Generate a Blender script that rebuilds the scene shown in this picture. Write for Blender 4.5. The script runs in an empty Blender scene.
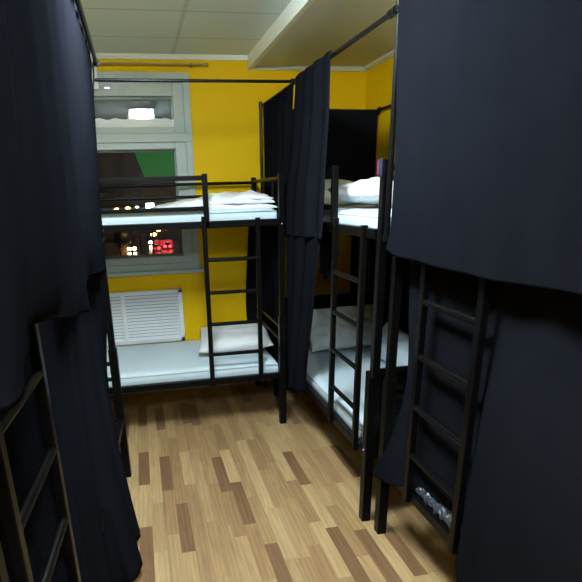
import bpy, bmesh, math, random
from mathutils import Vector, Matrix, noise
random.seed(7)
SC = bpy.context.scene
COL = SC.collection
PI = math.pi

# ------------------------------------------------------------------ materials
def srgb(r, g, b):
    f = lambda c: (c/12.92 if c <= .04045 else ((c+.055)/1.055)**2.4)
    return (f(r/255), f(g/255), f(b/255), 1)

def mat(name, col, rough=.6, metal=0., spec=.5, noise_amt=0., noise_scale=8., bump=0., bump_scale=60., emit=None, strength=0., sheen=0.):
    m = bpy.data.materials.new(name); m.use_nodes = True
    nt = m.node_tree; b = nt.nodes['Principled BSDF']
    b.inputs['Base Color'].default_value = col
    b.inputs['Roughness'].default_value = rough
    b.inputs['Metallic'].default_value = metal
    b.inputs['Specular IOR Level'].default_value = spec
    if sheen:
        b.inputs['Sheen Weight'].default_value = sheen
    if emit:
        b.inputs['Emission Color'].default_value = emit
        b.inputs['Emission Strength'].default_value = strength
    if noise_amt or bump:
        tc = nt.nodes.new('ShaderNodeTexCoord')
    if noise_amt:
        n = nt.nodes.new('ShaderNodeTexNoise'); n.inputs['Scale'].default_value = noise_scale
        n.inputs['Detail'].default_value = 4
        nt.links.new(tc.outputs['Object'], n.inputs['Vector'])
        r = nt.nodes.new('ShaderNodeMapRange')
        r.inputs['To Min'].default_value = 1-noise_amt; r.inputs['To Max'].default_value = 1+noise_amt
        nt.links.new(n.outputs['Fac'], r.inputs['Value'])
        mx = nt.nodes.new('ShaderNodeVectorMath'); mx.operation = 'SCALE'
        mx.inputs[0].default_value = col[:3]
        nt.links.new(r.outputs['Result'], mx.inputs['Scale'])
        nt.links.new(mx.outputs['Vector'], b.inputs['Base Color'])
    if bump:
        n2 = nt.nodes.new('ShaderNodeTexNoise'); n2.inputs['Scale'].default_value = bump_scale
        n2.inputs['Detail'].default_value = 3
        nt.links.new(tc.outputs['Object'], n2.inputs['Vector'])
        bp = nt.nodes.new('ShaderNodeBump'); bp.inputs['Strength'].default_value = bump
        bp.inputs['Distance'].default_value = .01
        nt.links.new(n2.outputs['Fac'], bp.inputs['Height'])
        nt.links.new(bp.outputs['Normal'], b.inputs['Normal'])
    return m

M = {}
M['metal'] = mat('black painted steel', (.0028, .0026, .0028, 1), .33, 0, .12, .2, 30, .03, 90)
M['rod'] = mat('black rod steel', (.004, .004, .0045, 1), .3, 0, .2)
M['chrome'] = mat('bright steel', (.55, .55, .56, 1), .25, .9)
M['curtain'] = mat('black curtain cloth', (.0072, .0077, .0106, 1), 1., 0, 0., .18, 14, .08, 300)
M['mattress'] = mat('pale blue mattress cloth', (.60, .70, .76, 1), .85, 0, .2, .05, 5, .15, 300)
M['piping'] = mat('mattress piping', (.40, .47, .52, 1), .8, 0, .2)
M['linen'] = mat('white bed linen', (.80, .80, .82, 1), .9, 0, .2, .04, 6, .12, 260)
M['linen_grey'] = mat('grey striped linen', (.66, .70, .74, 1), .9, 0, .2, .06, 6, .12, 260)
M['yellow'] = mat('yellow wall paint', (.80, .50, .002, 1), .6, 0, .15, .05, 2.5, .10, 60)
M['white_paint'] = mat('old white window paint', (.42, .485, .475, 1), .45, 0, .4, .08, 9, .12, 40)
M['reflection_white'] = mat('white painted reflection', (.85, .87, .90, 1), .8, 0, .3, .1, 40, .6, 80)
M['moulding'] = mat('white moulding', (.74, .78, .74, 1), .6)
M['soffit'] = mat('beige soffit paint', (.60, .63, .57, 1), .7, 0, .3, .04, 3)
M['plastic'] = mat('white plastic grille', (.74, .78, .82, 1), .4)
M['dark_void'] = mat('dark recess', (.10, .11, .12, 1), .8)
M['wood_rod'] = mat('brown wall rod', (.30, .22, .10, 1), .5)
M['pink'] = mat('pink plastic', (.10, .022, .07, 1), .8, 0, .05)
M['bluegrey'] = mat('blue grey plastic', (.02, .028, .04, 1), .8, 0, .05)
M['film'] = mat('crinkled clear film', (.05, .055, .065, 1), .15, .2, .8, .2, 30, .8, 60)
M['lamp_frame'] = mat('lamp frame white', (.8, .8, .8, 1), .5)
M['lamp'] = mat('lit lamp diffuser', (.9, .95, 1, 1), .5, emit=(.80, .95, 1.0, 1), strength=90.)

def floor_mat():
    m = bpy.data.materials.new('laminate strips'); m.use_nodes = True
    nt = m.node_tree; L = nt.links; N = nt.nodes; b = N['Principled BSDF']
    def mth(op, a, c=None):
        n = N.new('ShaderNodeMath'); n.operation = op
        for i, v in enumerate((a, c)):
            if v is None: continue
            if isinstance(v, (int, float)): n.inputs[i].default_value = v
            else: L.new(v, n.inputs[i])
        return n.outputs[0]
    g = N.new('ShaderNodeNewGeometry'); s = N.new('ShaderNodeSeparateXYZ'); L.new(g.outputs['Position'], s.inputs[0])
    X = mth('ADD', s.outputs['X'], 10.03); Y = mth('ADD', s.outputs['Y'], 20.)
    W = .0655
    ix = mth('FLOOR', mth('DIVIDE', X, W))
    fx = mth('FRACT', mth('DIVIDE', X, W))
    w1 = N.new('ShaderNodeTexWhiteNoise'); w1.noise_dimensions = '1D'; L.new(ix, w1.inputs['W'])
    yy = mth('ADD', mth('DIVIDE', Y, .43), mth('MULTIPLY', w1.outputs['Value'], 7.3))
    iy = mth('FLOOR', yy); fy = mth('FRACT', yy)
    cv = N.new('ShaderNodeCombineXYZ'); L.new(ix, cv.inputs[0]); L.new(iy, cv.inputs[1])
    w2 = N.new('ShaderNodeTexWhiteNoise'); w2.noise_dimensions = '2D'; L.new(cv.outputs[0], w2.inputs['Vector'])
    ramp = N.new('ShaderNodeValToRGB'); L.new(w2.outputs['Value'], ramp.inputs[0])
    e = ramp.color_ramp; e.interpolation = 'CONSTANT'
    cols = [(0, (.20, .105, .050)), (.15, (.335, .195, .092)), (.36, (.41, .255, .122)), (.58, (.47, .31, .150)), (.80, (.375, .228, .106))]
    e.elements[0].position = 0; e.elements[0].color = cols[0][1]+(1,)
    e.elements[1].position = cols[1][0]; e.elements[1].color = cols[1][1]+(1,)
    for p, c in cols[2:]:
        q = e.elements.new(p); q.color = c+(1,)
    # grain: stretched along Y, offset per strip
    gv = N.new('ShaderNodeCombineXYZ')
    L.new(mth('ADD', mth('MULTIPLY', X, 26.), mth('MULTIPLY', w2.outputs['Value'], 37.)), gv.inputs[0])
    L.new(mth('MULTIPLY', Y, 2.4), gv.inputs[1]); L.new(mth('MULTIPLY', w2.outputs['Value'], 91.), gv.inputs[2])
    n1 = N.new('ShaderNodeTexNoise'); n1.inputs['Scale'].default_value = 1.; n1.inputs['Detail'].default_value = 5; n1.inputs['Distortion'].default_value = 1.4
    L.new(gv.outputs[0], n1.inputs['Vector'])
    wv = N.new('ShaderNodeTexWave'); wv.inputs['Scale'].default_value = .55; wv.inputs['Distortion'].default_value = 7.; wv.inputs['Detail'].default_value = 3; wv.inputs['Detail Scale'].default_value = .7
    L.new(gv.outputs[0], wv.inputs['Vector'])
    gr = mth('ADD', mth('MULTIPLY', n1.outputs['Fac'], .88), mth('MULTIPLY', wv.outputs['Fac'], .15))
    mr = N.new('ShaderNodeMapRange'); L.new(gr, mr.inputs['Value']); mr.inputs['From Min'].default_value = .2; mr.inputs['From Max'].default_value = .85
    mr.inputs['To Min'].default_value = .66; mr.inputs['To Max'].default_value = 1.22
    # joints
    ex = mth('MINIMUM', fx, mth('SUBTRACT', 1., fx)); ey = mth('MINIMUM', fy, mth('SUBTRACT', 1., fy))
    jx = mth('GREATER_THAN', ex, .012); jy = mth('GREATER_THAN', ey, .003)
    j = mth('ADD', mth('MULTIPLY', mth('MULTIPLY', jx, jy), .22), .78)
    sc = N.new('ShaderNodeVectorMath'); sc.operation = 'SCALE'
    L.new(ramp.outputs[0], sc.inputs[0]); L.new(mth('MULTIPLY', mr.outputs['Result'], j), sc.inputs['Scale'])
    L.new(sc.outputs[0], b.inputs['Base Color'])
    b.inputs['Roughness'].default_value = .38; b.inputs['Specular IOR Level'].default_value = .45
    return m
M['floor'] = floor_mat()

def ceiling_mat():
    m = bpy.data.materials.new('mineral ceiling tiles'); m.use_nodes = True
    nt = m.node_tree; L = nt.links; N = nt.nodes; b = N['Principled BSDF']
    g = N.new('ShaderNodeNewGeometry'); s = N.new('ShaderNodeSeparateXYZ'); L.new(g.outputs['Position'], s.inputs[0])
    def mth(op, a, c=None):
        n = N.new('ShaderNodeMath'); n.operation = op
        for i, v in enumerate((a, c)):
            if v is None: continue
            if isinstance(v, (int, float)): n.inputs[i].default_value = v
            else: L.new(v, n.inputs[i])
        return n.outputs[0]
    fx = mth('FRACT', mth('DIVIDE', mth('ADD', s.outputs['X'], 5.845), .62))     # a line at x=.355
    fy = mth('FRACT', mth('DIVIDE', mth('ADD', s.outputs['Y'], 5.59), .53))      # lines at y=3.42, 3.95
    dx = mth('ABSOLUTE', mth('SUBTRACT', fx, .5)); dy = mth('ABSOLUTE', mth('SUBTRACT', fy, .5))
    lx = mth('GREATER_THAN', dx, .481); ly = mth('GREATER_THAN', dy, .488)
    k = mth('MAXIMUM', mth('MULTIPLY', lx, .55), mth('MULTIPLY', ly, 1.))
    n = N.new('ShaderNodeTexNoise'); n.inputs['Scale'].default_value = 90; n.inputs['Detail'].default_value = 4
    L.new(g.outputs['Position'], n.inputs['Vector'])
    r = N.new('ShaderNodeMapRange'); r.inputs['To Min'].default_value = .93; r.inputs['To Max'].default_value = 1.05
    L.new(n.outputs['Fac'], r.inputs['Value'])
    mx = N.new('ShaderNodeMix'); mx.data_type = 'RGBA'
    mx.inputs['A'].default_value = (.69, .79, .79, 1); mx.inputs['B'].default_value = (.48, .52, .49, 1)
    L.new(k, mx.inputs['Factor'])
    sc = N.new('ShaderNodeVectorMath'); sc.operation = 'SCALE'
    L.new(mx.outputs['Result'], sc.inputs[0]); L.new(r.outputs['Result'], sc.inputs['Scale'])
    L.new(sc.outputs[0], b.inputs['Base Color']); b.inputs['Roughness'].default_value = .85
    return m
M['ceiling'] = ceiling_mat()

def glass_mat():
    m = bpy.data.materials.new('window glass'); m.use_nodes = True
    nt = m.node_tree; L = nt.links; N = nt.nodes; N.remove(N['Principled BSDF'])
    out = N['Material Output']
    t = N.new('ShaderNodeBsdfTransparent'); t.inputs[0].default_value = (.93, .95, .95, 1)
    gl = N.new('ShaderNodeBsdfGlossy'); gl.inputs['Roughness'].default_value = .02
    fr = N.new('ShaderNodeFresnel'); fr.inputs['IOR'].default_value = 1.52
    a = N.new('ShaderNodeMixShader'); L.new(fr.outputs[0], a.inputs[0]); L.new(t.outputs[0], a.inputs[1]); L.new(gl.outputs[0], a.inputs[2])
    d = N.new('ShaderNodeBsdfDiffuse'); d.inputs[0].default_value = (.40, .36, .34, 1)
    c = N.new('ShaderNodeMixShader'); c.inputs[0].default_value = .010
    L.new(a.outputs[0], c.inputs[1]); L.new(d.outputs[0], c.inputs[2])
    L.new(c.outputs[0], out.inputs['Surface'])
    return m
M['glass'] = glass_mat()

# ------------------------------------------------------------------ mesh helpers
def link(name, bm, m, parent=None, smooth=False, loc=None):
    me = bpy.data.meshes.new(name); bm.normal_update(); bm.to_mesh(me); bm.free()
    me.materials.append(m)
    if smooth:
        for p in me.polygons: p.use_smooth = True
    o = bpy.data.objects.new(name, me); COL.objects.link(o)
    if parent: o.parent = parent
    if loc: o.location = loc
    return o
def tag(o, label, cat, group=None):
    o['label'] = label; o['category'] = cat
    if group: o['group'] = group
    return o
def struct(o):
    o['kind'] = 'structure'; return o
def empty(name, loc=(0, 0, 0), rz=0.):
    o = bpy.data.objects.new(name, None); COL.objects.link(o); o.location = loc; o.rotation_euler = (0, 0, rz)
    o.empty_display_size = .1
    return o
def box(bm, x0, x1, y0, y1, z0, z1, bev=0.):
    r = bmesh.ops.create_cube(bm, size=1.)
    vs = r['verts']
    for v in vs:
        v.co = Vector(((x0+x1)/2+v.co.x*(x1-x0), (y0+y1)/2+v.co.y*(y1-y0), (z0+z1)/2+v.co.z*(z1-z0)))
    if bev:
        es = list({e for v in vs for e in v.link_edges})
        bmesh.ops.bevel(bm, geom=es, offset=bev, segments=2, affect='EDGES', profile=.5)
def tube(bm, p, q, r, n=12, r2=None):
    p, q = Vector(p), Vector(q); d = q-p
    M4 = Matrix.Translation((p+q)/2) @ d.to_track_quat('Z', 'Y').to_matrix().to_4x4()
    bmesh.ops.create_cone(bm, cap_ends=True, segments=n, radius1=r, radius2=r if r2 is None else r2, depth=d.length, matrix=M4)
def path_tube(bm, pts, r, n=10):
    """a bent round tube through the points"""
    rings = []
    pts = [Vector(p) for p in pts]
    for i, p in enumerate(pts):
        d = (pts[min(i+1, len(pts)-1)]-pts[max(i-1, 0)]).normalized()
        q = d.to_track_quat('Z', 'Y')
        rings.append([bm.verts.new(p+q @ Vector((r*math.cos(2*PI*k/n), r*math.sin(2*PI*k/n), 0))) for k in range(n)])
    for a, b in zip(rings, rings[1:]):
        for k in range(n): bm.faces.new((a[k], a[(k+1) % n], b[(k+1) % n], b[k]))
    bm.faces.new(rings[0][::-1]); bm.faces.new(rings[-1])
def sphere(bm, c, r, sx=1, sy=1, sz=1, n=12):
    bmesh.ops.create_uvsphere(bm, u_segments=n, v_segments=max(6, n//2), radius=r, matrix=Matrix.Translation(c) @ Matrix.Diagonal((sx, sy, sz, 1)))
def NB(): return bmesh.new()

# ------------------------------------------------------------------ room shell
XL, XR_, YB, YF, ZC = -1.12, 1.83, 4.396, -2.6, 2.532
WX0, WX1, WZ0, WZ1 = -.98, .44, 1.03, 2.41      # window opening
def wall(name, boxes, m):
    bm = NB()
    for b in boxes: box(bm, *b)
    return struct(link(name, bm, m))
wall('floor', [(XL-.2, XR_+.2, YF-.2, YB+.3, -.12, 0)], M['floor'])
wall('ceiling', [(XL-.2, XR_+.2, YF-.2, YB+.3, ZC, ZC+.12)], M['ceiling'])
wall('wall_back', [(XL-.2, WX0, YB, YB+.3, 0, ZC), (WX1, XR_+.2, YB, YB+.3, 0, ZC), (WX0, WX1, YB, YB+.3, 0, WZ0), (WX0, WX1, YB, YB+.3, WZ1, ZC)], M['yellow'])
wall('wall_left', [(XL-.2, XL, YF, YB, 0, ZC)], M['yellow'])
wall('wall_right', [(XR_, XR_+.2, YF, YB, 0, ZC)], M['yellow'])
M['brown_wall'] = mat('dull brown wall paint', (.10, .075, .065, 1), .6, 0, .2, .05, 2)
wall('wall_front', [(XL, XR_, YF-.2, YF, 0, ZC)], M['brown_wall'])
wall('ceiling_soffit', [(.93, XR_, YF, YB, 2.468, ZC)], M['soffit'])
wall('trim_1', [(XL, .93, YB-.030, YB, 2.512, ZC-.001), (XL, .93, YB-.016, YB, 2.502, 2.512)], M['moulding'])
wall('trim_2', [(.895, XR_, YB-.030, YB, 2.450, 2.4675), (.895, XR_, YB-.016, YB, 2.442, 2.450)], M['moulding'])
wall('trim_3', [(XR_-.035, XR_, YF, YB-.035, 2.450, 2.4675), (XR_-.018, XR_, YF, YB-.035, 2.442, 2.450)], M['moulding'])
wall('trim_4', [(.895, .929, YF, YB-.035, 2.445, ZC-.001)], M['moulding'])
wall('trim_5', [(XL, XL+.035, YF, YB-.035, 2.505, ZC-.001)], M['moulding'])
wall('baseboard_back', [(XL, XR_, YB-.014, YB, 0, .06)], M['moulding'])

# ------------------------------------------------------------------ window
win = struct(empty('window_1', ((WX0+WX1)/2, YB, WZ0)))
def wpart(name, boxes, m, parent=None, bev=.004):
    bm = NB()
    for b in boxes: box(bm, *b, bev)
    o = link(name, bm, m)
    o.parent = parent or win
    o.matrix_parent_inverse = Matrix.Translation(-Vector(win.location))
    return o
y0, y1 = YB-.012, YB+.07
fx0, fx1 = WX0-.02, WX1+.02
# outer casing
wpart('window_frame', [(fx0, WX0+.03, y0, y1, WZ0, WZ1+.01), (WX1-.03, fx1, y0, y1, WZ0, WZ1+.01), (fx0, fx1, y0-.004, y1, WZ1-.05, WZ1+.012), (fx0, fx1, y0-.002, y1, WZ0, WZ0+.05),
      (fx0, fx1, y0-.004, y1, 1.965, 2.025), (-.42, -.36, y0, y1, WZ0, WZ1)], M['white_paint'])
def sash(x0, x1, z0, z1, px0, px1, pz0, pz1, nm):
    yy0, yy1 = YB+.002, YB+.05
    f = wpart(nm, [(x0, px0, yy0, yy1, z0, z1), (px1, x1, yy0, yy1, z0, z1), (px0, px1, yy0, yy1, z0, pz0), (px0, px1, yy0, yy1, pz1, z1)], M['white_paint'])
    # inner rebate: the second sash standing deeper
    wpart('inner_sash', [(px0-.01, px0+.012, yy1, yy1+.07, pz0-.01, pz1+.01), (px1-.012, px1+.01, yy1, yy1+.07, pz0-.01, pz1+.01), (px0, px1, yy1, yy1+.07, pz0-.01, pz0+.012), (px0, px1, yy1, yy1+.07, pz1-.012, pz1+.01)], M['white_paint'])
    for k, yg in enumerate((yy0+.02, yy1+.055)):
        wpart('pane', [(px0-.004, px1+.004, yg, yg+.003, pz0-.004, pz1+.004)], M['glass'], bev=0)
sash(-.36, .41, 2.025, 2.36, -.31, .332, 2.068, 2.272, 'transom_sash')
sash(-.36, .41, 1.08, 1.965, -.31, .330, 1.135, 1.918, 'casement_sash')
sash(-.95, -.42, 2.025, 2.36, -.90, -.47, 2.068, 2.272, 'transom_sash')
sash(-.95, -.42, 1.08, 1.965, -.90, -.47, 1.135, 1.918, 'casement_sash')
# bright reflection along the transom's lower edge, built as a ragged white strip
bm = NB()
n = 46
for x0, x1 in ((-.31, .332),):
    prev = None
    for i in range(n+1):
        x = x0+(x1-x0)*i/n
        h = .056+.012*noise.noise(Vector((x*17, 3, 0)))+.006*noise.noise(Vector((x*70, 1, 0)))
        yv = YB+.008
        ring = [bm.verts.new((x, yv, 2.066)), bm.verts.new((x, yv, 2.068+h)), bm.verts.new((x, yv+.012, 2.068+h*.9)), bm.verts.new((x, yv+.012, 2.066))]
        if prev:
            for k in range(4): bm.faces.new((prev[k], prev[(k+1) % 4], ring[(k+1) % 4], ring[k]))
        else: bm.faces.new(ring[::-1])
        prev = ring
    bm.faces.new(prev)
o = link('reflection_strip', bm, M['reflection_white'], win); o.matrix_parent_inverse = Matrix.Translation(-Vector(win.location))
wpart('window_sill', [(fx0-.02, fx1+.03, YB-.05, YB+.01, 1.000, 1.030)], M['white_paint'])
bm = NB(); box(bm, -.150, -.105, YB-.016, YB-.006, 2.308, 2.328, .003); tube(bm, (-.128, YB-.03, 2.318), (-.128, YB-.006, 2.318), .008)
o = link('latch', bm, M['chrome'], win); o.matrix_parent_inverse = Matrix.Translation(-Vector(win.location))

# ------------------------------------------------------------------ radiator grille under the window
gr = tag(empty('radiator_grille', (-.25, YB, .47)), 'white louvred radiator cover on the yellow wall under the window', 'radiator cover')
def gpart(name, boxes, m, bev=.003):
    bm = NB()
    for b in boxes: box(bm, *b, bev)
    o = link(name, bm, m, gr); o.matrix_parent_inverse = Matrix.Translation(-Vector(gr.location)); return o
GX0, GX1, GZ0, GZ1 = -.80, .298, .44, .872
gpart('frame', [(GX0, GX1, YB-.024, YB, GZ1-.032, GZ1), (GX0, GX1, YB-.024, YB, GZ0, GZ0+.032), (GX0, GX0+.035, YB-.024, YB, GZ0, GZ1), (GX1-.035, GX1, YB-.024, YB, GZ0, GZ1),
                (-.195, -.165, YB-.0245, YB, GZ0, GZ1), (-.655, -.625, YB-.0245, YB, GZ0, GZ1)], M['plastic'])
gpart('back_panel', [(GX0+.01, GX1-.01, YB-.004, YB-.0005, GZ0+.01, GZ1-.01)], M['dark_void'], 0)
for (a, b) in ((-.766, -.655), (-.625, -.195), (-.165, GX1-.034)):
    bm = NB()
    z = GZ0+.034
    while z < GZ1-.04:
        vs = [bm.verts.new(p) for p in ((a, YB-.021, z), (b, YB-.021, z), (b, YB-.006, z+.019), (a, YB-.006, z+.019), (a, YB-.018, z-.002), (b, YB-.018, z-.002), (b, YB-.004, z+.016), (a, YB-.004, z+.016))]
        for f in ((0, 1, 2, 3), (7, 6, 5, 4), (0, 4, 5, 1), (1, 5, 6, 2), (2, 6, 7, 3), (3, 7, 4, 0)): bm.faces.new([vs[i] for i in f])
        z += .0262
    o = link('louvres', bm, M['plastic'], gr); o.matrix_parent_inverse = Matrix.Translation(-Vector(gr.location))

# ------------------------------------------------------------------ bunk beds
R = math.radians
ZL, ZU, HP = .391, 1.433, 1.703        # lower rail top, upper rail top, post top
def bunk(name, label, org, rz, L, lad, W=.74, guard_from_left=True, hb=.714, ge=0., udx=0.):
    r = tag(empty(name, org, rz), label, 'bunk bed', 'black metal bunk beds')
    def part(nm, build, m=M['metal'], par=None, smooth=False):
        bm = NB(); build(bm); return link(nm, bm, m, par or r, smooth)
    for x in (0, L):
        for y in (0, W):
            def pst(bm):
                box(bm, x-.023, x+.023, y-.023, y+.023, 0, .80, .003)
                d = udx if x else 0.
                box(bm, x+d-.018, x+d+.018, y-.018, y+.018, .78, HP, .003)
            part('post', pst)
    for z, nm in ((ZL, 'lower_side_rail'), (ZU, 'upper_side_rail')):
        for y in (0, W):
            part(nm, lambda bm: (box(bm, .02, L-.02, y-.018, y-.012 if y == 0 else y+.018, z-.042, z, .001) if 0 else box(bm, .02, L-.02, y-.016, y+.016, z-.042, z, .003)))
    for z in (ZL-.03, ZU-.03):
        def sl(bm):
            for k in range(11):
                x = .08+(L-.16)*k/10
                box(bm, x-.03, x+.03, .012, W-.012, z-.006, z+.003, .001)
            box(bm, .03, L-.03, W/2-.015, W/2+.015, z-.03, z-.006, .001)
        part('slat_base', sl)
    for x in (0, L):
        def low(bm):
            for z in (hb, hb-.092, ZL-.02): tube(bm, (x, .02, z), (x, W-.02, z), .0125)
            if hb > .75: box(bm, x-.004, x+.004, .02, W-.02, ZL-.04, hb, .001)
        part('lower_headboard', low)
        def upp(bm):
            tube(bm, (x, .01, HP-.03), (x, W-.01, HP-.03), .0125)
            tube(bm, (x, .01, ZU-.02), (x, W-.01, ZU-.02), .014)
            for yy in (.22, .5): tube(bm, (x, yy, ZU-.02), (x, yy, HP-.03), .010)
        part('upper_headboard', upp)
    a, b = lad
    def guard(bm):
        s0, s1 = ((.01, a+ge) if guard_from_left else (b+ge, L-.01))
        e = (a if guard_from_left else b)+ge
        box(bm, s0, s1, -.014, .014, 1.672, 1.700, .003)
        box(bm, s0, s1, -.013, .013, 1.496, 1.522, .003)
        box(bm, e-.016, e+.016, -.016, .016, ZU-.04, 1.710, .003)
        box(bm, (s0+s1)/2-.36, (s0+s1)/2-.34, -.010, .010, 1.52, 1.675, .002)
    part('guard_rail', guard)
    def guard2(bm):
        for z in (1.665, 1.575): tube(bm, (.01, W, z), (L-.01, W, z), .0115)
    part('back_guard_rail', guard2)
    ld = part('ladder', lambda bm: [box(bm, x-.015, x+.015, -.034, -.008, ZL-.046, ZU+.012 if not guard_from_left or x == b else ZU+.03, .003) for x in (a, b)])
    for k in range(4):
        z = .567+.2096*k
        part('rung', lambda bm: tube(bm, (a+.005, -.022, z), (b-.005, -.022, z), .0125), par=ld)
    return r, part
b_back, pt_back = bunk('bunk_bed', 'black bunk bed along the yellow back wall below the window', (-1.05, 3.472, 0), 0, 1.955, (1.4525, 1.795), W=.84, ge=.02)
b_far, pt_far = bunk('bunk_bed.001', 'black bunk bed on the right with its curtains pulled open', (.999, 4.035, 0), -PI/2, 1.85, (1.369, 1.733), hb=.80, ge=-.085, udx=.028)
b_near, pt_near = bunk('bunk_bed.002', 'nearest black bunk bed on the right, closed off by black curtains', (1.031, 2.067, 0), -PI/2, 1.95, (.269, .625), guard_from_left=False)
b_left, pt_left = bunk('bunk_bed.003', 'black bunk bed on the left, covered by black curtains', (-.318, .872, 0), R(86.9), 2.08, (.08, .45), guard_from_left=False)
# bright beads: glints given shape on the left post, bolts on the others
for pt, xs, zs, yy in ((pt_left, 2.08, (1.70, 1.63, 1.60, 1.545, 1.43, 1.385), -.019), (pt_near, 0, (1.655, 1.615), -.019), (pt_far, 1.85, (.40,), -.024), (pt_back, 1.955, (1.40,), -.019)):
    for z in zs:
        pt('glint_bolt', lambda bm: sphere(bm, (xs+(.019 if pt is pt_left else 0), yy, z), .006), M['chrome'], smooth=True)

# ------------------------------------------------------------------ mattresses
def mattress(label, org, rz, L, W=.70, t=.09, name='mattress'):
    bm = NB()
    nx, ny = 40, 16
    def shape(u, v):
        return (u*L, v*W)
    top, bot = [], []
    def prof(e):               # 0 at edge .. 1 inside
        return min(1., e/.03)**.5 if e < .03 else 1.
    for i in range(nx+1):
        ru, rl = [], []
        for j in range(ny+1):
            # concentrate samples near the borders
            u = .5-.5*math.cos(PI*i/nx); v = .5-.5*math.cos(PI*j/ny)
            x, y = u*L, v*W
            e = min(x, L-x, y, W-y)
            h = .74+.26*prof(e)
            q = .004*noise.noise(Vector((x*3+org[0], y*4, org[2])))+.0025*noise.noise(Vector((x*9, y*9+org[1], 2.)))
            ru.append(bm.verts.new((x, y, t*h+q*min(1, e/.05))))
            rl.append(bm.verts.new((x, y, t*(1-h))))
        top.append(ru); bot.append(rl)
    for i in range(nx):
        for j in range(ny):
            bm.faces.new((top[i][j], top[i+1][j], top[i+1][j+1], top[i][j+1]))
            bm.faces.new((bot[i][j], bot[i][j+1], bot[i+1][j+1], bot[i+1][j]))
    for i in range(nx):
        bm.faces.new((bot[i][0], bot[i+1][0], top[i+1][0], top[i][0])); bm.faces.new((bot[i+1][ny], bot[i][ny], top[i][ny], top[i+1][ny]))
    for j in range(ny):
        bm.faces.new((bot[0][j+1], bot[0][j], top[0][j], top[0][j+1])); bm.faces.new((bot[nx][j], bot[nx][j+1], top[nx][j+1], top[nx][j]))
    root = link(name, bm, M['mattress'], smooth=True); root.location = org; root.rotation_euler = (0, 0, rz)
    bm = NB(); z = t*.80; i_ = .002
    for p, q in (((i_, i_, z), (L-i_, i_, z)), ((L-i_, i_, z), (L-i_, W-i_, z)), ((L-i_, W-i_, z), (i_, W-i_, z)), ((i_, W-i_, z), (i_, i_, z))): tube(bm, p, q, .0042, 8)
    link('piping', bm, M['piping'], root, True)
    return tag(root, label, 'mattress', 'pale mattresses on the bunks')
ZM1, ZM2 = ZL-.027, ZU-.027
mattress('pale blue mattress on the lower bunk below the window', (-1.02, 3.492, ZM1), 0, 1.90, W=.80, t=.098)
mattress('pale mattress on the upper bunk in front of the window', (-1.02, 3.492, ZM2), 0, 1.90, W=.80)
mattress('pale blue mattress on the lower bunk of the open right-hand bed', (1.019, 4.01, ZM1), -PI/2, 1.80)
mattress('pale mattress on the upper bunk of the open right-hand bed', (1.019, 4.01, ZM2), -PI/2, 1.80)
mn = mattress('mattress of the near right lower bunk, edge in crinkled film below the ladder', (1.095, 2.03, ZM1), -PI/2, 1.88, W=.65)
bm = NB()      # crinkled clear film hanging over its edge
prev = None
for i in range(60):
    x = .26+.42*i/59
    row = []
    for j in range(7):
        v = j/6
        yv = -.004-.058*min(1, v*1.6)+.010*noise.noise(Vector((x*45, v*6, 1)))
        row.append(bm.verts.new((x, yv, .072-.040*v**2+.008*noise.noise(Vector((x*38, v*5, 8)))+(.0 if v < .8 else -.003))))
    if prev:
        for j in range(6): bm.faces.new((prev[j], row[j], row[j+1], prev[j+1]))
    prev = row
flm = link('film', bm, M['film'], mn, True); flm['label'] = 'crinkled shiny plastic film'
sm = flm.modifiers.new('thick', 'SOLIDIFY'); sm.thickness = .0015

# ------------------------------------------------------------------ pillows
def pillow(label, loc, rot, L, W, T, m, seed, name='pillow', pinch=.10, wr=.010):
    bm = NB(); nu, nv = 44, 30
    rows = {1: [], -1: []}
    for s in (1, -1):
        for i in range(nu+1):
            r = []
            for j in range(nv+1):
                u = -1+2*i/nu; v = -1+2*j/nv
                if s == -1 and (abs(u) == 1 or abs(v) == 1): r.append(rows[1][i][j]); continue
                cx = 1-pinch*(1-abs(u)**2)*abs(v)**3*0-pinch*(1-u*u)*(v*v)*.5
                cy = 1-pinch*(1-v*v)*(u*u)*.5
                x = u*L/2*(1-pinch*.6*(1-v*v)*u*u); y = v*W/2*(1-pinch*.6*(1-u*u)*v*v)
                h = ((1-abs(u)**2.3)*(1-abs(v)**2.3))
                h = max(h, 0)**.58
                p = Vector((x*6, y*6, seed+s*5))
                w = wr*1.1*(.35-abs(noise.noise(Vector((x*11+y*7, y*9-x*5, seed+s)))))+wr*noise.noise(p)+wr*.7*noise.noise(p*2.3)+wr*.9*(abs(noise.noise(Vector((x*3+y*9, y*3-x*4, seed*1.7))))-.2)
                z = s*T/2*h+w*h**.5*s
                r.append(bm.verts.new((x, y, z)))
            rows[s].append(r)
    for i in range(nu):
        for j in range(nv):
            a = rows[1]; bm.faces.new((a[i][j], a[i+1][j], a[i+1][j+1], a[i][j+1]))
            a = rows[-1]; f = (a[i][j], a[i][j+1], a[i+1][j+1], a[i+1][j])
            bm.faces.new(f)
    o = link(name, bm, m, smooth=True); o.location = loc; o.rotation_euler = rot
    return tag(o, label, 'pillow')
R = math.radians
pillow('large white pillow at the right end of the lower bunk below the window', (.655, 3.99, .543), (R(3), R(-3), R(-8)), .56, .62, .15, M['linen'], 1.3)
pillow('bright white pillow on the upper bunk of the open right-hand bed', (1.335, 2.87, 1.572), (R(4), R(3), R(6)), .54, .38, .12, M['linen'], 4.1, wr=.018)
pillow('greyer pillow behind the bright white pillow on the upper right bunk', (1.30, 3.72, 1.575), (R(6), 0, R(2)), .60, .44, .16, M['linen_grey'], 7.7)
pillow('crumpled grey white pillow leaning at the far end of the lower right bunk', (1.46, 3.74, .612), (R(42), R(0), R(3)), .62, .38, .16, M['linen_grey'], 9.2, wr=.030)
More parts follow.
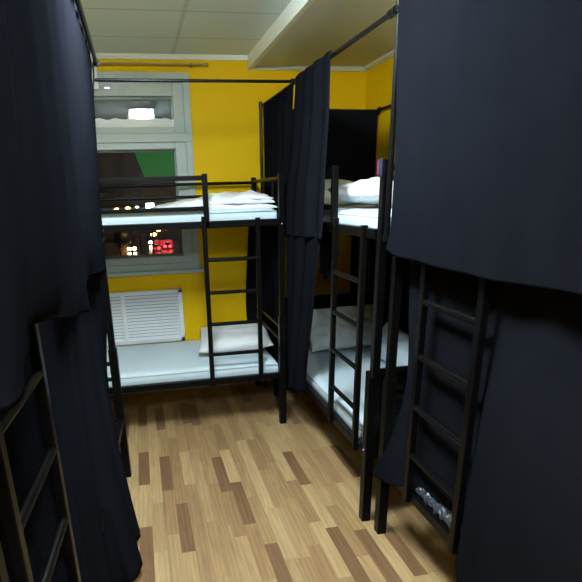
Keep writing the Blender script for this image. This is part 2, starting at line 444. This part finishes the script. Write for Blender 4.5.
pillow('long pale blanket roll against the right wall side of the open lower bunk', (1.64, 3.05, .575), (0, R(-62), 0), .25, .95, .20, M['mattress'], 11., name='blanket_roll')
bpy.data.objects['blanket_roll']['category'] = 'blanket'

# folded duvet on the back upper bunk
def duvet():
    bm = NB()
    nx, ny = 80, 40
    L, W = .66, .58
    layers = ((0., .046, 1., 0.), (.032, .038, .97, .01), (.056, .036, .88, .045))
    for k, (zb, t, s, sh) in enumerate(layers):
        T, B = [], []
        for i in range(nx+1):
            a, b = [], []
            for j in range(ny+1):
                u = -1+2*i/nx; v = -1+2*j/ny
                wob = .13*noise.noise(Vector((u*2.2, v*2.2, k*7.)))
                x = (u*s*(1+wob))*L/2+sh*.5; y = v*s*(1+.05*noise.noise(Vector((u*3., v*2.+5, k*3.))))*W/2
                h = max((1-abs(u)**5)*(1-abs(v)**5), 0)**.4
                n_ = .024*noise.noise(Vector((x*7, y*7, k*2.)))+.015*noise.noise(Vector((x*22, y*18, k*2.+5)))+.012*(abs(noise.noise(Vector((x*5+y*6, y*9, k+3.))))-.2)
                slope = -.030*max(0, -u-.25)*k
                zt = zb+t*h+n_*h+slope
                a.append(bm.verts.new((x, y, zt)))
                b.append(a[-1] if (i in (0, nx) or j in (0, ny)) else bm.verts.new((x, y, zb-.004*h+n_*.3*h*(k > 0)+slope)))
            T.append(a); B.append(b)
        for i in range(nx):
            for j in range(ny):
                bm.faces.new((T[i][j], T[i+1][j], T[i+1][j+1], T[i][j+1]))
                try: bm.faces.new((B[i][j], B[i][j+1], B[i+1][j+1], B[i+1][j]))
                except ValueError: pass
    # the loose tail lying out to the left
    T = []
    for i in range(31):
        row = []
        for j in range(21):
            u = i/30; v = -1+2*j/20
            x = -L/2-.17+u*.30; y = v*(.20+.05*u)+.02
            e = min(1, u*4)*min(1, (1-abs(v))*5)
            row.append(bm.verts.new((x, y, .004+(.020+.040*u)*e**.5+.010*noise.noise(Vector((x*12, y*12, 4)))*e)))
        T.append(row)
    for i in range(30):
        for j in range(20): bm.faces.new((T[i][j], T[i+1][j], T[i+1][j+1], T[i][j+1]))
    o = link('folded_duvet', bm, M['linen'], smooth=True)
    o.location = (.575, 3.84, ZM2+.091); o.rotation_euler = (0, 0, R(-2))
    return tag(o, 'crumpled heap of folded white bedding on the upper bunk by the window', 'bedding')
duvet()

# ------------------------------------------------------------------ curtains
def cr(p0, p1, p2, p3, t):
    return .5*((2*p1)+(p2-p0)*t+(2*p0-5*p1+4*p2-p3)*t*t+(3*p1-p0-3*p2+p3)*t*t*t)
def spl(pts, t):            # t in 0..1 over the list
    n = len(pts)-1; f = min(t*n, n-1e-6); i = int(f); g = f-i
    P = lambda k: pts[max(0, min(n, k))]
    return cr(P(i-1), P(i), P(i+1), P(i+2), g)
def curtain(label, cols, amp=(.012, .02), wl=.11, seed=0., nu=None, nv=30, side=1, noise_amp=.008, group='black bunk curtains', hem_wave=.006, vlin=False):
    cols = [[Vector(p) for p in c] for c in cols]
    mid = [c[len(c)//2] for c in cols]
    length = sum((b-a).length for a, b in zip(mid, mid[1:]))
    nu = nu or max(24, int(length/wl*11))
    grid = []
    for i in range(nu+1):
        u = i/nu
        grid.append([spl([spl(c, j/nv) for c in cols], u) for j in range(nv+1)])
    bm = NB(); V = []
    s = [0.]
    for i in range(nu): s.append(s[-1]+(grid[i+1][nv//2]-grid[i][nv//2]).length)
    for i in range(nu+1):
        row = []
        for j in range(nv+1):
            t = grid[min(i+1, nu)][j]-grid[max(i-1, 0)][j]; t.z = 0
            nrm = Vector((-t.y, t.x, 0)).normalized() if t.length > 1e-6 else Vector((1, 0, 0))
            v = j/nv
            ph = 2*PI*s[i]/wl+seed+.9*noise.noise(Vector((s[i]*3, v*1.3, seed)))+1.3*noise.noise(Vector((s[i]*1.2, seed, 0)))
            A = amp[0]*(1-v)+amp[1]*v
            A *= .65+.6*noise.noise(Vector((s[i]*2.1, seed*2, 4)))
            d = A*math.sin(ph)+noise_amp*noise.noise(Vector((s[i]*4, v*3, seed+9)))*min(1, v*4)
            p = grid[i][j]+nrm*d*side
            p.z += hem_wave*noise.noise(Vector((s[i]*5, seed, 2)))*v
            row.append(bm.verts.new(p))
        V.append(row)
    for i in range(nu):
        for j in range(nv): bm.faces.new((V[i][j], V[i+1][j], V[i+1][j+1], V[i][j+1]))
    # stitched hem: a slightly thicker band along the bottom
    o = link('curtain', bm, M['curtain'], smooth=True)
    md = o.modifiers.new('thick', 'SOLIDIFY'); md.thickness = .003; md.offset = 0
    return tag(o, label, 'curtain', group)
ZR = 2.20
# right bed nearest the camera: upper curtain, closed
curtain('wide black curtain closing off the upper bunk of the nearest right bed',
    [[(.972, 2.075, 2.215), (.962, 2.025, 1.80), (.955, 2.00, 1.50), (.966, 2.06, 1.357)],
     [(.972, 1.85, 2.215), (.962, 1.86, 1.80), (.958, 1.88, 1.50), (.958, 1.90, 1.350)],
     [(.972, 1.50, 2.215), (.962, 1.50, 1.80), (.958, 1.50, 1.50), (.958, 1.45, 1.342)],
     [(.972, 1.20, 2.215), (.962, 1.20, 1.80), (.958, 1.20, 1.50), (.958, 1.20, 1.352)],
     [(.972, .80, 2.215), (.962, .80, 1.80), (.958, .80, 1.50), (.958, .80, 1.36)],
     [(.972, .12, 2.215), (.962, .12, 1.80), (.958, .12, 1.50), (.958, .12, 1.36)]], (.004, .011), .24, 1.2, noise_amp=.006)
# its lower curtain: flares over the rail, tucks in behind the ladder, hangs outside again
curtain('long black curtain closing off the lower bunk of the nearest right bed',
    [[(1.066, 2.03, 1.375), (1.055, 1.99, 1.15), (1.03, 1.91, .83), (.998, 1.96, .55), (.985, 2.10, .325)],
     [(1.062, 1.93, 1.375), (1.052, 1.91, 1.15), (1.03, 1.87, .83), (1.000, 1.91, .55), (.978, 1.99, .345)],
     [(1.062, 1.84, 1.375), (1.060, 1.83, 1.15), (1.04, 1.83, .83), (1.010, 1.85, .55), (.985, 1.86, .385)],
     [(1.064, 1.80, 1.375), (1.066, 1.78, 1.15), (1.066, 1.77, .83), (1.062, 1.76, .55), (1.040, 1.765, .425)],
     [(1.066, 1.62, 1.375), (1.070, 1.62, 1.15), (1.072, 1.62, .83), (1.072, 1.62, .55), (1.058, 1.62, .425)],
     [(1.064, 1.47, 1.375), (1.068, 1.47, 1.15), (1.066, 1.47, .83), (1.064, 1.47, .55), (1.055, 1.47, .42)],
     [(1.062, 1.40, 1.375), (1.050, 1.39, 1.15), (1.010, 1.38, .83), (.985, 1.375, .55), (.978, 1.36, .30)],
     [(1.062, 1.30, 1.375), (1.040, 1.29, 1.15), (.990, 1.28, .83), (.970, 1.27, .50), (.965, 1.24, .14)],
     [(1.062, 1.05, 1.375), (1.035, 1.05, 1.15), (.985, 1.05, .83), (.965, 1.05, .50), (.958, 1.05, .10)],
     [(1.062, .60, 1.375), (1.035, .60, 1.15), (.985, .60, .83), (.968, .60, .50), (.962, .60, .10)],
     [(1.062, .12, 1.375), (1.035, .12, 1.15), (.985, .12, .83), (.968, .12, .50), (.962, .12, .10)]], (.003, .010), .22, 3.3, noise_amp=.006, nv=40)
# open right bed: bunched upper and lower curtains
curtain('black curtain bunched at the open upper bunk, hanging from the ceiling rod',
    [[(.970, 2.77, 2.215), (.965, 2.77, 1.90), (.958, 2.78, 1.60), (.955, 2.78, 1.352)],
     [(.970, 2.98, 2.215), (.962, 2.99, 1.90), (.945, 3.02, 1.60), (.94, 3.04, 1.340)],
     [(.970, 3.14, 2.215), (.965, 3.18, 1.90), (.955, 3.27, 1.60), (.952, 3.30, 1.325)],
     [(.970, 3.27, 2.215), (.962, 3.36, 1.90), (.955, 3.48, 1.60), (.952, 3.53, 1.318)],
     [(.970, 3.38, 2.215), (.966, 3.46, 1.90), (.962, 3.62, 1.60), (.960, 3.69, 1.31)]], (.006, .022), .21, .4)
curtain('black curtain bunched at the open lower bunk, hem just above the floor',
    [[(.960, 2.82, 1.378), (.962, 2.92, 1.05), (.962, 3.01, .70), (.965, 3.08, .372)],
     [(.952, 2.95, 1.378), (.945, 3.04, 1.05), (.94, 3.12, .70), (.94, 3.18, .340)],
     [(.958, 3.12, 1.378), (.955, 3.17, 1.05), (.95, 3.25, .70), (.948, 3.30, .310)],
     [(.955, 3.30, 1.378), (.955, 3.34, 1.05), (.95, 3.37, .70), (.95, 3.42, .275)],
     [(.962, 3.50, 1.378), (.962, 3.52, 1.05), (.962, 3.54, .70), (.965, 3.57, .245)]], (.006, .020), .19, 2.)
bm = NB()
curtain('dark bunched cloth tucked under the upper mattress beside the bunched curtain',
    [[(1.03, 2.82, 1.375), (1.03, 2.78, 1.32), (1.03, 2.76, 1.27), (1.03, 2.86, 1.19)],
     [(1.05, 2.95, 1.375), (1.05, 2.93, 1.32), (1.05, 2.92, 1.22), (1.05, 2.96, 1.10)],
     [(1.06, 3.15, 1.375), (1.06, 3.15, 1.30), (1.06, 3.15, 1.22), (1.06, 3.15, 1.14)]], (.005, .012), .1, 5.)
# curtain on the right end of the back bunk, upper and lower
curtain('black curtain across the right end of the upper bunk by the yellow wall',
    [[(.965, 4.19, 2.19), (.965, 4.19, 1.8), (.962, 4.18, 1.45)], [(.968, 3.8, 2.19), (.968, 3.8, 1.8), (.966, 3.85, 1.45)], [(.968, 3.40, 2.19), (.968, 3.47, 1.8), (.968, 3.60, 1.45)]], (.003, .006), .16, 1., noise_amp=.004)
curtain('black curtain hanging behind the right end of the lower bunk by the yellow wall',
    [[(.870, 4.355, 1.37), (.835, 4.355, .95), (.825, 4.355, .66), (.85, 4.355, .40)], [(.935, 4.345, 1.37), (.93, 4.345, .95), (.90, 4.35, .66), (.92, 4.345, .30)], [(.945, 4.0, 1.37), (.945, 4.0, .95), (.945, 4.0, .66), (.945, 4.0, .25)], [(.948, 3.70, 1.37), (.948, 3.70, .95), (.948, 3.70, .66), (.948, 3.70, .25)]], (.002, .004), .14, 2., noise_amp=.004)
# curtain across the far end of the open right bed
curtain('black curtain across the far end of the upper right bunk, beside the yellow corner',
    [[(.995, 4.065, 2.14), (.995, 4.07, 1.8), (.995, 4.07, 1.46)], [(1.4, 4.065, 2.14), (1.4, 4.07, 1.8), (1.4, 4.07, 1.46)], [(1.795, 4.065, 2.135), (1.797, 4.07, 1.8), (1.80, 4.07, 1.46)]], (.004, .008), .12, 4., noise_amp=.005)
curtain('black curtain half drawn across the far end of the lower right bunk',
    [[(1.625, 4.075, 1.37), (1.63, 4.075, .95), (1.64, 4.075, .45)], [(1.69, 4.075, 1.37), (1.69, 4.075, .95), (1.69, 4.075, .45)], [(1.755, 4.075, 1.37), (1.755, 4.075, .95), (1.755, 4.075, .45)]], (.004, .006), .09, 6., noise_amp=.004)
curtain('black curtain along the right wall side of the open lower bunk',
    [[(1.775, 4.05, 1.37), (1.775, 4.05, .95), (1.775, 4.05, .45)], [(1.775, 3.2, 1.37), (1.775, 3.2, .95), (1.775, 3.2, .45)], [(1.775, 2.14, 1.37), (1.775, 2.14, .95), (1.775, 2.14, .45)]], (.004, .006), .14, 8., noise_amp=.004)
# left bed, upper: three pieces
curtain('black curtain at the far end of the upper left bunk, nearest the window',
    [[(-.140, 2.80, 2.215), (-.165, 2.88, 1.80), (-.185, 2.92, 1.45), (-.192, 2.93, 1.228)],
     [(-.140, 2.45, 2.215), (-.150, 2.50, 1.80), (-.175, 2.52, 1.45), (-.19, 2.52, 1.27)],
     [(-.140, 2.05, 2.215), (-.150, 2.05, 1.80), (-.178, 2.05, 1.45), (-.195, 2.10, 1.315)],
     [(-.142, 1.66, 2.215), (-.16, 1.64, 1.80), (-.182, 1.63, 1.45), (-.198, 1.62, 1.325)]], (.004, .007), .2, 2., noise_amp=.004)
curtain('black curtain in the middle of the upper left bunk, hem above the ladder',
    [[(-.142, 1.60, 2.215), (-.146, 1.58, 1.80), (-.155, 1.56, 1.45), (-.160, 1.55, 1.292)],
     [(-.142, 1.40, 2.215), (-.146, 1.39, 1.80), (-.155, 1.37, 1.45), (-.163, 1.36, 1.325)],
     [(-.142, 1.20, 2.215), (-.148, 1.18, 1.80), (-.162, 1.17, 1.45), (-.176, 1.16, 1.357)],
     [(-.142, 1.02, 2.215), (-.152, 1.01, 1.80), (-.17, .99, 1.45), (-.196, .975, 1.385)],
     [(-.172, .80, 2.205), (-.190, .80, 1.80), (-.212, .82, 1.45), (-.232, .84, 1.39)]], (.003, .006), .2, 6., noise_amp=.004)
curtain('black curtain at the near end of the upper left bunk, hanging lowest in the picture',
    [[(-.142, .92, 2.215), (-.16, .93, 1.80), (-.185, .95, 1.50), (-.208, .955, 1.348)],
     [(-.142, .82, 2.215), (-.15, .82, 1.80), (-.17, .80, 1.50), (-.188, .79, 1.345)],
     [(-.142, .72, 2.215), (-.148, .71, 1.80), (-.160, .70, 1.50), (-.178, .685, 1.345)],
     [(-.142, .60, 2.215), (-.155, .60, 1.80), (-.175, .62, 1.50), (-.200, .62, 1.352)],
     [(-.142, .46, 2.215), (-.16, .46, 1.80), (-.185, .46, 1.50), (-.205, .46, 1.36)]], (.003, .005), .2, 9., noise_amp=.003)
# left bed, lower: one long curtain that sweeps out over the floor
curtain('long black curtain of the lower left bunk sweeping out onto the floor',
    [[(-.200, 2.905, 1.375), (-.216, 2.90, 1.00), (-.246, 2.84, .68), (-.228, 2.60, .38), (-.150, 2.34, .045)],
     [(-.252, 2.55, 1.375), (-.24, 2.52, 1.00), (-.22, 2.46, .70), (-.185, 2.36, .40), (-.135, 2.25, .040)],
     [(-.255, 2.42, 1.375), (-.26, 2.38, 1.00), (-.26, 2.32, .70), (-.225, 2.22, .40), (-.175, 2.13, .035)],
     [(-.252, 2.30, 1.375), (-.24, 2.26, 1.00), (-.215, 2.16, .70), (-.18, 2.06, .40), (-.126, 2.01, .055)],
     [(-.255, 2.18, 1.375), (-.25, 2.10, 1.00), (-.24, 2.04, .70), (-.22, 1.98, .40), (-.175, 1.93, .035)],
     [(-.260, 2.02, 1.375), (-.28, 1.96, 1.00), (-.28, 1.92, .70), (-.27, 1.90, .40), (-.25, 1.90, .040)],
     [(-.255, 1.85, 1.375), (-.25, 1.78, 1.00), (-.24, 1.72, .70), (-.225, 1.66, .40), (-.205, 1.60, .040)],
     [(-.260, 1.68, 1.375), (-.26, 1.60, 1.00), (-.26, 1.54, .70), (-.255, 1.50, .40), (-.25, 1.46, .040)],
     [(-.30, 1.52, 1.375), (-.285, 1.45, 1.00), (-.265, 1.43, .70), (-.255, 1.42, .40), (-.25, 1.41, .040)],
     [(-.33, 1.36, 1.375), (-.33, 1.34, 1.00), (-.33, 1.33, .70), (-.325, 1.33, .40), (-.32, 1.33, .040)],
     [(-.335, 1.12, 1.375), (-.34, 1.12, 1.00), (-.34, 1.12, .70), (-.34, 1.12, .40), (-.34, 1.12, .040)],
     [(-.345, .90, 1.375), (-.35, .90, 1.00), (-.35, .90, .70), (-.35, .90, .40), (-.35, .90, .040)]], (.003, .007), .13, 1., noise_amp=.006, nv=44)

# ------------------------------------------------------------------ curtain rods and poles
def rod(name, label, p, q, r=.0105, cap=.016, clamp=None, m='rod', cat='curtain rod'):
    bm = NB(); tube(bm, p, q, r, 14)
    o = link(name, bm, M[m], smooth=False); tag(o, label, cat)
    for c in ([p, q] if cap else []):
        d = (Vector(q)-Vector(p)).normalized()*.012
        bm = NB(); tube(bm, Vector(c)-d, Vector(c)+d, cap, 14); link('end_cap', bm, M[m], o)
    return o
rod('curtain_rod', 'thin black rod running across in front of the window and yellow wall', (-.30, 3.45, 2.205), (.975, 3.45, 2.203), .0085)
rod('curtain_rod', 'black ceiling rod above the open right bunk, from wall to near post', (.990, YB-.005, ZR), (.990, 2.165, ZR))
rod('curtain_rod', 'black rod above the nearest right bunk, mostly wrapped in its curtain', (.990, 2.135, ZR), (.990, .10, ZR))
rod('curtain_rod', 'black rod above the left bunk, its end beside the window', (-.125, 3.02, ZR), (-.125, .42, ZR), .0095)
rod('curtain_rod', 'black rod across the far end of the open right bunk', (1.0, 4.09, 2.118), (1.80, 4.09, 2.118), .009)
rod('curtain_rod', 'short black rod along the right wall behind the nearest curtain', (1.80, 4.06, 2.135), (1.80, 2.30, 2.135), .009)
o = rod('curtain_rod', 'thin brown rod on the yellow wall above the window', (-.95, 4.33, 2.462), (.585, 4.33, 2.462), .006, .010, m='wood_rod')
for x in (.48, -.6):
    bm = NB(); box(bm, x-.008, x+.008, 4.322, YB, 2.455, 2.470, .002); link('bracket', bm, M['wood_rod'], o)
pole_ = rod('curtain_pole', 'x', (1.004, 2.128, 1.40), (1.004, 2.128, 2.235), .012, .015, cat='pole')
bpy.context.view_layer.update(); del pole_['category']; pole_['label'] = 'shiny upright pole carrying the rod'; pole_.parent = b_far; pole_.matrix_parent_inverse = b_far.matrix_world.inverted()
rod('support_pole', 'black upright pole at the back corner against the yellow wall', (.955, 4.24, .0), (.955, 4.24, 2.20), .011, .014, cat='pole')
rod('support_pole', 'black upright pole at the far end of the left bunk beside the window', (-.205, 2.951, 1.70), (-.142, 2.99, 2.195), .010, .013, cat='pole')
# white strip hanging beside the window
bm = NB(); box(bm, -.245, -.182, 4.335, 4.345, 2.305, 2.478, .002)
tag(link('blind_strip', bm, M['linen']), 'narrow white strip hanging from the brown wall rod above the window', 'blind')
# pink tag
bm = NB(); box(bm, .972, .979, 2.166, 2.188, 1.645, 1.705, .002)
t = tag(link('tag', bm, M['pink']), 'small pink tag hanging on the post at the open right bunk', 'tag')
bm = NB(); box(bm, .971, .979, 2.140, 2.160, 1.640, 1.708, .003); link('clip', bm, M['bluegrey'], t)['label'] = 'blue grey clip'

# ------------------------------------------------------------------ ceiling lamps (behind and above the camera's view)
def lamp(label, x, y, w, l):
    t = tag(empty('ceiling_light', (x, y, ZC)), label, 'ceiling light', 'ceiling lamps over the aisle')
    bm = NB()
    for b in ((-w/2, w/2, -l/2, -l/2+.02, -.05, 0), (-w/2, w/2, l/2-.02, l/2, -.05, 0), (-w/2, -w/2+.02, -l/2, l/2, -.05, 0), (w/2-.02, w/2, -l/2, l/2, -.05, 0), (-w/2, w/2, -l/2, l/2, -.012, 0)): box(bm, *b, .002)
    link('frame', bm, M['lamp_frame'], t)
    bm = NB(); box(bm, -w/2+.022, w/2-.022, -l/2+.022, l/2-.022, -.15, -.013, .02); link('diffuser', bm, M['lamp'], t)
lamp('lit white lamp panel on the ceiling over the middle of the aisle', .15, 1.95, .30, .62)
lamp('lit white lamp panel on the ceiling near the room entrance', .15, -.35, .30, .62)

# ------------------------------------------------------------------ night street outside
Zs = -10.8
M['asphalt'] = mat('wet asphalt', (.010, .009, .009, 1), .30, 0, .6, .3, .4)
M['brick'] = mat('brown facade', (.05, .028, .022, 1), .9, 0, .2, .2, .5)
M['green'] = mat('green facade', (.05, .40, .09, 1), .8, 0, .2, .1, .5)
M['car_dark'] = mat('dark car paint', (.02, .02, .025, 1), .2, .3)
M['car_red'] = mat('red car paint', (.25, .01, .01, 1), .25, .2)
M['head'] = mat('headlamp lit', (1, .9, .6, 1), .3, emit=(1, .78, .42, 1), strength=38.)
M['tail'] = mat('tail lamp lit', (1, .05, .05, 1), .3, emit=(1, .02, .03, 1), strength=14.)
M['orange'] = mat('street lamp lit', (1, .6, .2, 1), .3, emit=(1, .5, .13, 1), strength=16.)
M['sign'] = mat('white sign lit', (1, 1, 1, 1), .3, emit=(.92, .93, 1, 1), strength=4.)
M['redglow'] = mat('red glow lit', (1, .03, .05, 1), .3, emit=(1, .03, .05, 1), strength=.55)
bm = NB(); box(bm, -60, 70, 30, 190, Zs-.3, Zs); struct(link('street', bm, M['asphalt']))
def at(u, v, d):           # a spot beyond the glass, by its bearing and distance
    ex = {'x': None}
    return None
def building(label, x0, x1, y0, y1, z1, m, wins):
    t = tag(empty('building', ((x0+x1)/2, y0, Zs)), label, 'building')
    inv = Matrix.Translation(-Vector(t.location))
    bm = NB(); box(bm, x0, x1, y0, y1, Zs, z1); o = link('facade', bm, m, t); o.matrix_parent_inverse = inv
    for (x, z, w, h, mm) in wins:
        bm = NB(); box(bm, x-w/2, x+w/2, y0-.1, y0+.05, z-h/2, z+h/2); o = link('lit_window', bm, M[mm], t); o.matrix_parent_inverse = inv
    return t
building('dark brown building across the street behind the left part of the window', -36, -1.4, 160, 176, 18., M['brick'], [(-3.6, -5.5, .9, 1.2, 'orange'), (-5.4, -2, .8, 1.1, 'orange')])
g_ = building('building with a green upper storey seen through the right of the window', 2., 27, 160, 176, 5.4, M['brick'], [(4.6, -6.2, 1., 1.2, 'sign'), (8.2, -5.6, .9, 1.8, 'sign'), (6.6, -3.4, 1., 1., 'orange'), (7.4, -7.2, 1.4, 1.5, 'redglow')])
bm = NB(); vs_ = [bm.verts.new(p) for p in ((3.1, 159.8, 5.4), (27, 159.8, 5.4), (27, 159.8, 18), (-.9, 159.8, 18), (3.1, 178, 5.4), (27, 178, 5.4), (27, 178, 18), (-.9, 178, 18))]
for f in ((0, 1, 2, 3), (7, 6, 5, 4), (0, 4, 5, 1), (1, 5, 6, 2), (2, 6, 7, 3), (3, 7, 4, 0)): bm.faces.new([vs_[i] for i in f])
o = link('upper_storey', bm, M['green'], g_); o['label'] = 'green upper storey'; o.matrix_parent_inverse = Matrix.Translation(-Vector(g_.location))
def car(label, x, y, m, lamp_m, face):
    t = tag(empty('car', (x, y, Zs)), label, 'car')
    bm = NB(); box(bm, -.85, .85, -2, 2, .35, .95, .15); box(bm, -.72, .72, -1.0, 1.3, .9, 1.45, .2); link('body', bm, m, t)
    for sx in (-.85, .85):
        for sy in (-1.25, 1.25):
            bm = NB(); tube(bm, (sx-.1, sy, .33), (sx+.1, sy, .33), .33, 16); link('wheel', bm, M['asphalt'], t)
    for sx in (-.6, .6):
        bm = NB(); sphere(bm, (sx, -2.0, .72), .42 if face else .36, 1.1, .5, .8); link('headlight' if face else 'tail_light', bm, lamp_m, t)
def w_at(x18, z18, d):      # (x, z) at 18 m scaled along the line of sight to distance d
    return (x18*d/18, 1.595+(z18-1.595)*d/18)
car('car with bright headlights on the street outside', -.266*134/18, 134, M['car_dark'], M['head'], True)
car('red car with lit tail lights on the street outside', .50*132/18, 132, M['car_red'], M['tail'], False)
car('car with lit tail lights right of the red car on the street', .86*136/18, 136, M['car_dark'], M['tail'], False)
car('distant car with headlights further up the street', .40*150/18, 150, M['car_dark'], M['head'], True)
def street_lamp(label, x18, z18, d, m='orange', r=.35):
    x, z = w_at(x18, z18, d)
    t = tag(empty('street_lamp', (x, d, Zs)), label, 'street lamp')
    bm = NB(); tube(bm, (0, 0, 0), (0, 0, z-Zs), .08, 8); tube(bm, (0, 0, z-Zs), (0, -.8, z-Zs+.15), .06, 8); link('pole', bm, M['car_dark'], t)
    bm = NB(); sphere(bm, (0, -.8, z-Zs), r, 1.3, 1, .7); link('lamp_head', bm, M[m], t)
street_lamp('orange street lamp at the left of the lower window', -.641, 1.168, 68)
street_lamp('second orange street lamp from the left outside', -.265, 1.245, 69, r=.22)
street_lamp('small pale street lamp beside the white sign outside', .015, 1.265, 69, 'sign', r=.18)
street_lamp('low orange street lamp beyond the cars outside', .45, .42, 120, r=.5)
street_lamp('faint orange street lamp above the red car outside', .62, .55, 125, r=.4)
x, z = w_at(.42, 1.25, 66)
t = tag(empty('sign', (x, 66, Zs)), 'white lit box sign on a post outside the window', 'sign')
bm = NB(); tube(bm, (0, 0, 0), (0, 0, z-Zs), .1, 8); link('post', bm, M['car_dark'], t)
bm = NB(); box(bm, -.5, .5, -.15, .15, z-Zs-.45, z-Zs+.45, .12); link('panel', bm, M['sign'], t)
x, z = w_at(.72, .05, 142)  # added glowing box: stands in for the red glow of car lights
t = tag(empty('glow_box', (x, 142, Zs)), 'added low box standing in for the red glow of car lights outside', 'glow_box')
bm = NB(); box(bm, -2.3, 2.6, 0, 2, 0, 1.6, .1); link('body', bm, M['car_red'], t)
bm = NB(); box(bm, -2.2, 2.5, -.15, .05, .25, 1.5, .2); link('glow_panel', bm, M['redglow'], t)
def light(name, kind, loc, energy, col, **k):
    l = bpy.data.lights.new(name, kind); l.energy = energy; l.color = col
    for a, v in k.items(): setattr(l, a, v)
    o = bpy.data.objects.new(name, l); COL.objects.link(o); o.location = loc; return o
light('street_glow', 'POINT', (-3, 118, -6), 450, (1, .5, .22), shadow_soft_size=.4)
o = light('added_facade_spot', 'SPOT', (13, 128, 6), 10000, (.9, 1, .8), spot_size=1.2, shadow_soft_size=.3); o.rotation_euler = (R(95), 0, 0)  # added light with no visible source, brightens the green storey

# ------------------------------------------------------------------ world, camera
w = bpy.data.worlds.new('night'); SC.world = w; w.use_nodes = True
w.node_tree.nodes['Background'].inputs[0].default_value = (.012, .008, .008, 1)
w.node_tree.nodes['Background'].inputs[1].default_value = 1.

yaw, pit, roll = .1866, .3504, -.0307
fw = Vector((math.sin(yaw)*math.cos(pit), math.cos(yaw)*math.cos(pit), -math.sin(pit)))
rt = Vector((math.cos(yaw), -math.sin(yaw), 0)); up = rt.cross(fw)
r2 = rt*math.cos(roll)+up*math.sin(roll); u2 = -rt*math.sin(roll)+up*math.cos(roll)
cd = bpy.data.cameras.new('camera'); co = bpy.data.objects.new('camera', cd); COL.objects.link(co)
co.matrix_world = Matrix(((r2.x, u2.x, -fw.x, 0), (r2.y, u2.y, -fw.y, 0), (r2.z, u2.z, -fw.z, 1.5952), (0, 0, 0, 1)))
cd.sensor_width = 36; cd.lens = 531.94/582*36
cd.shift_x = (291-248.29)/582; cd.shift_y = (386.9-291)/582
cd.clip_start = .05; cd.clip_end = 500
SC.camera = co

vs = SC.view_settings
vs.view_transform = 'Standard'; vs.look = 'None'; vs.gamma = 1; vs.exposure = .47; vs.use_curve_mapping = False
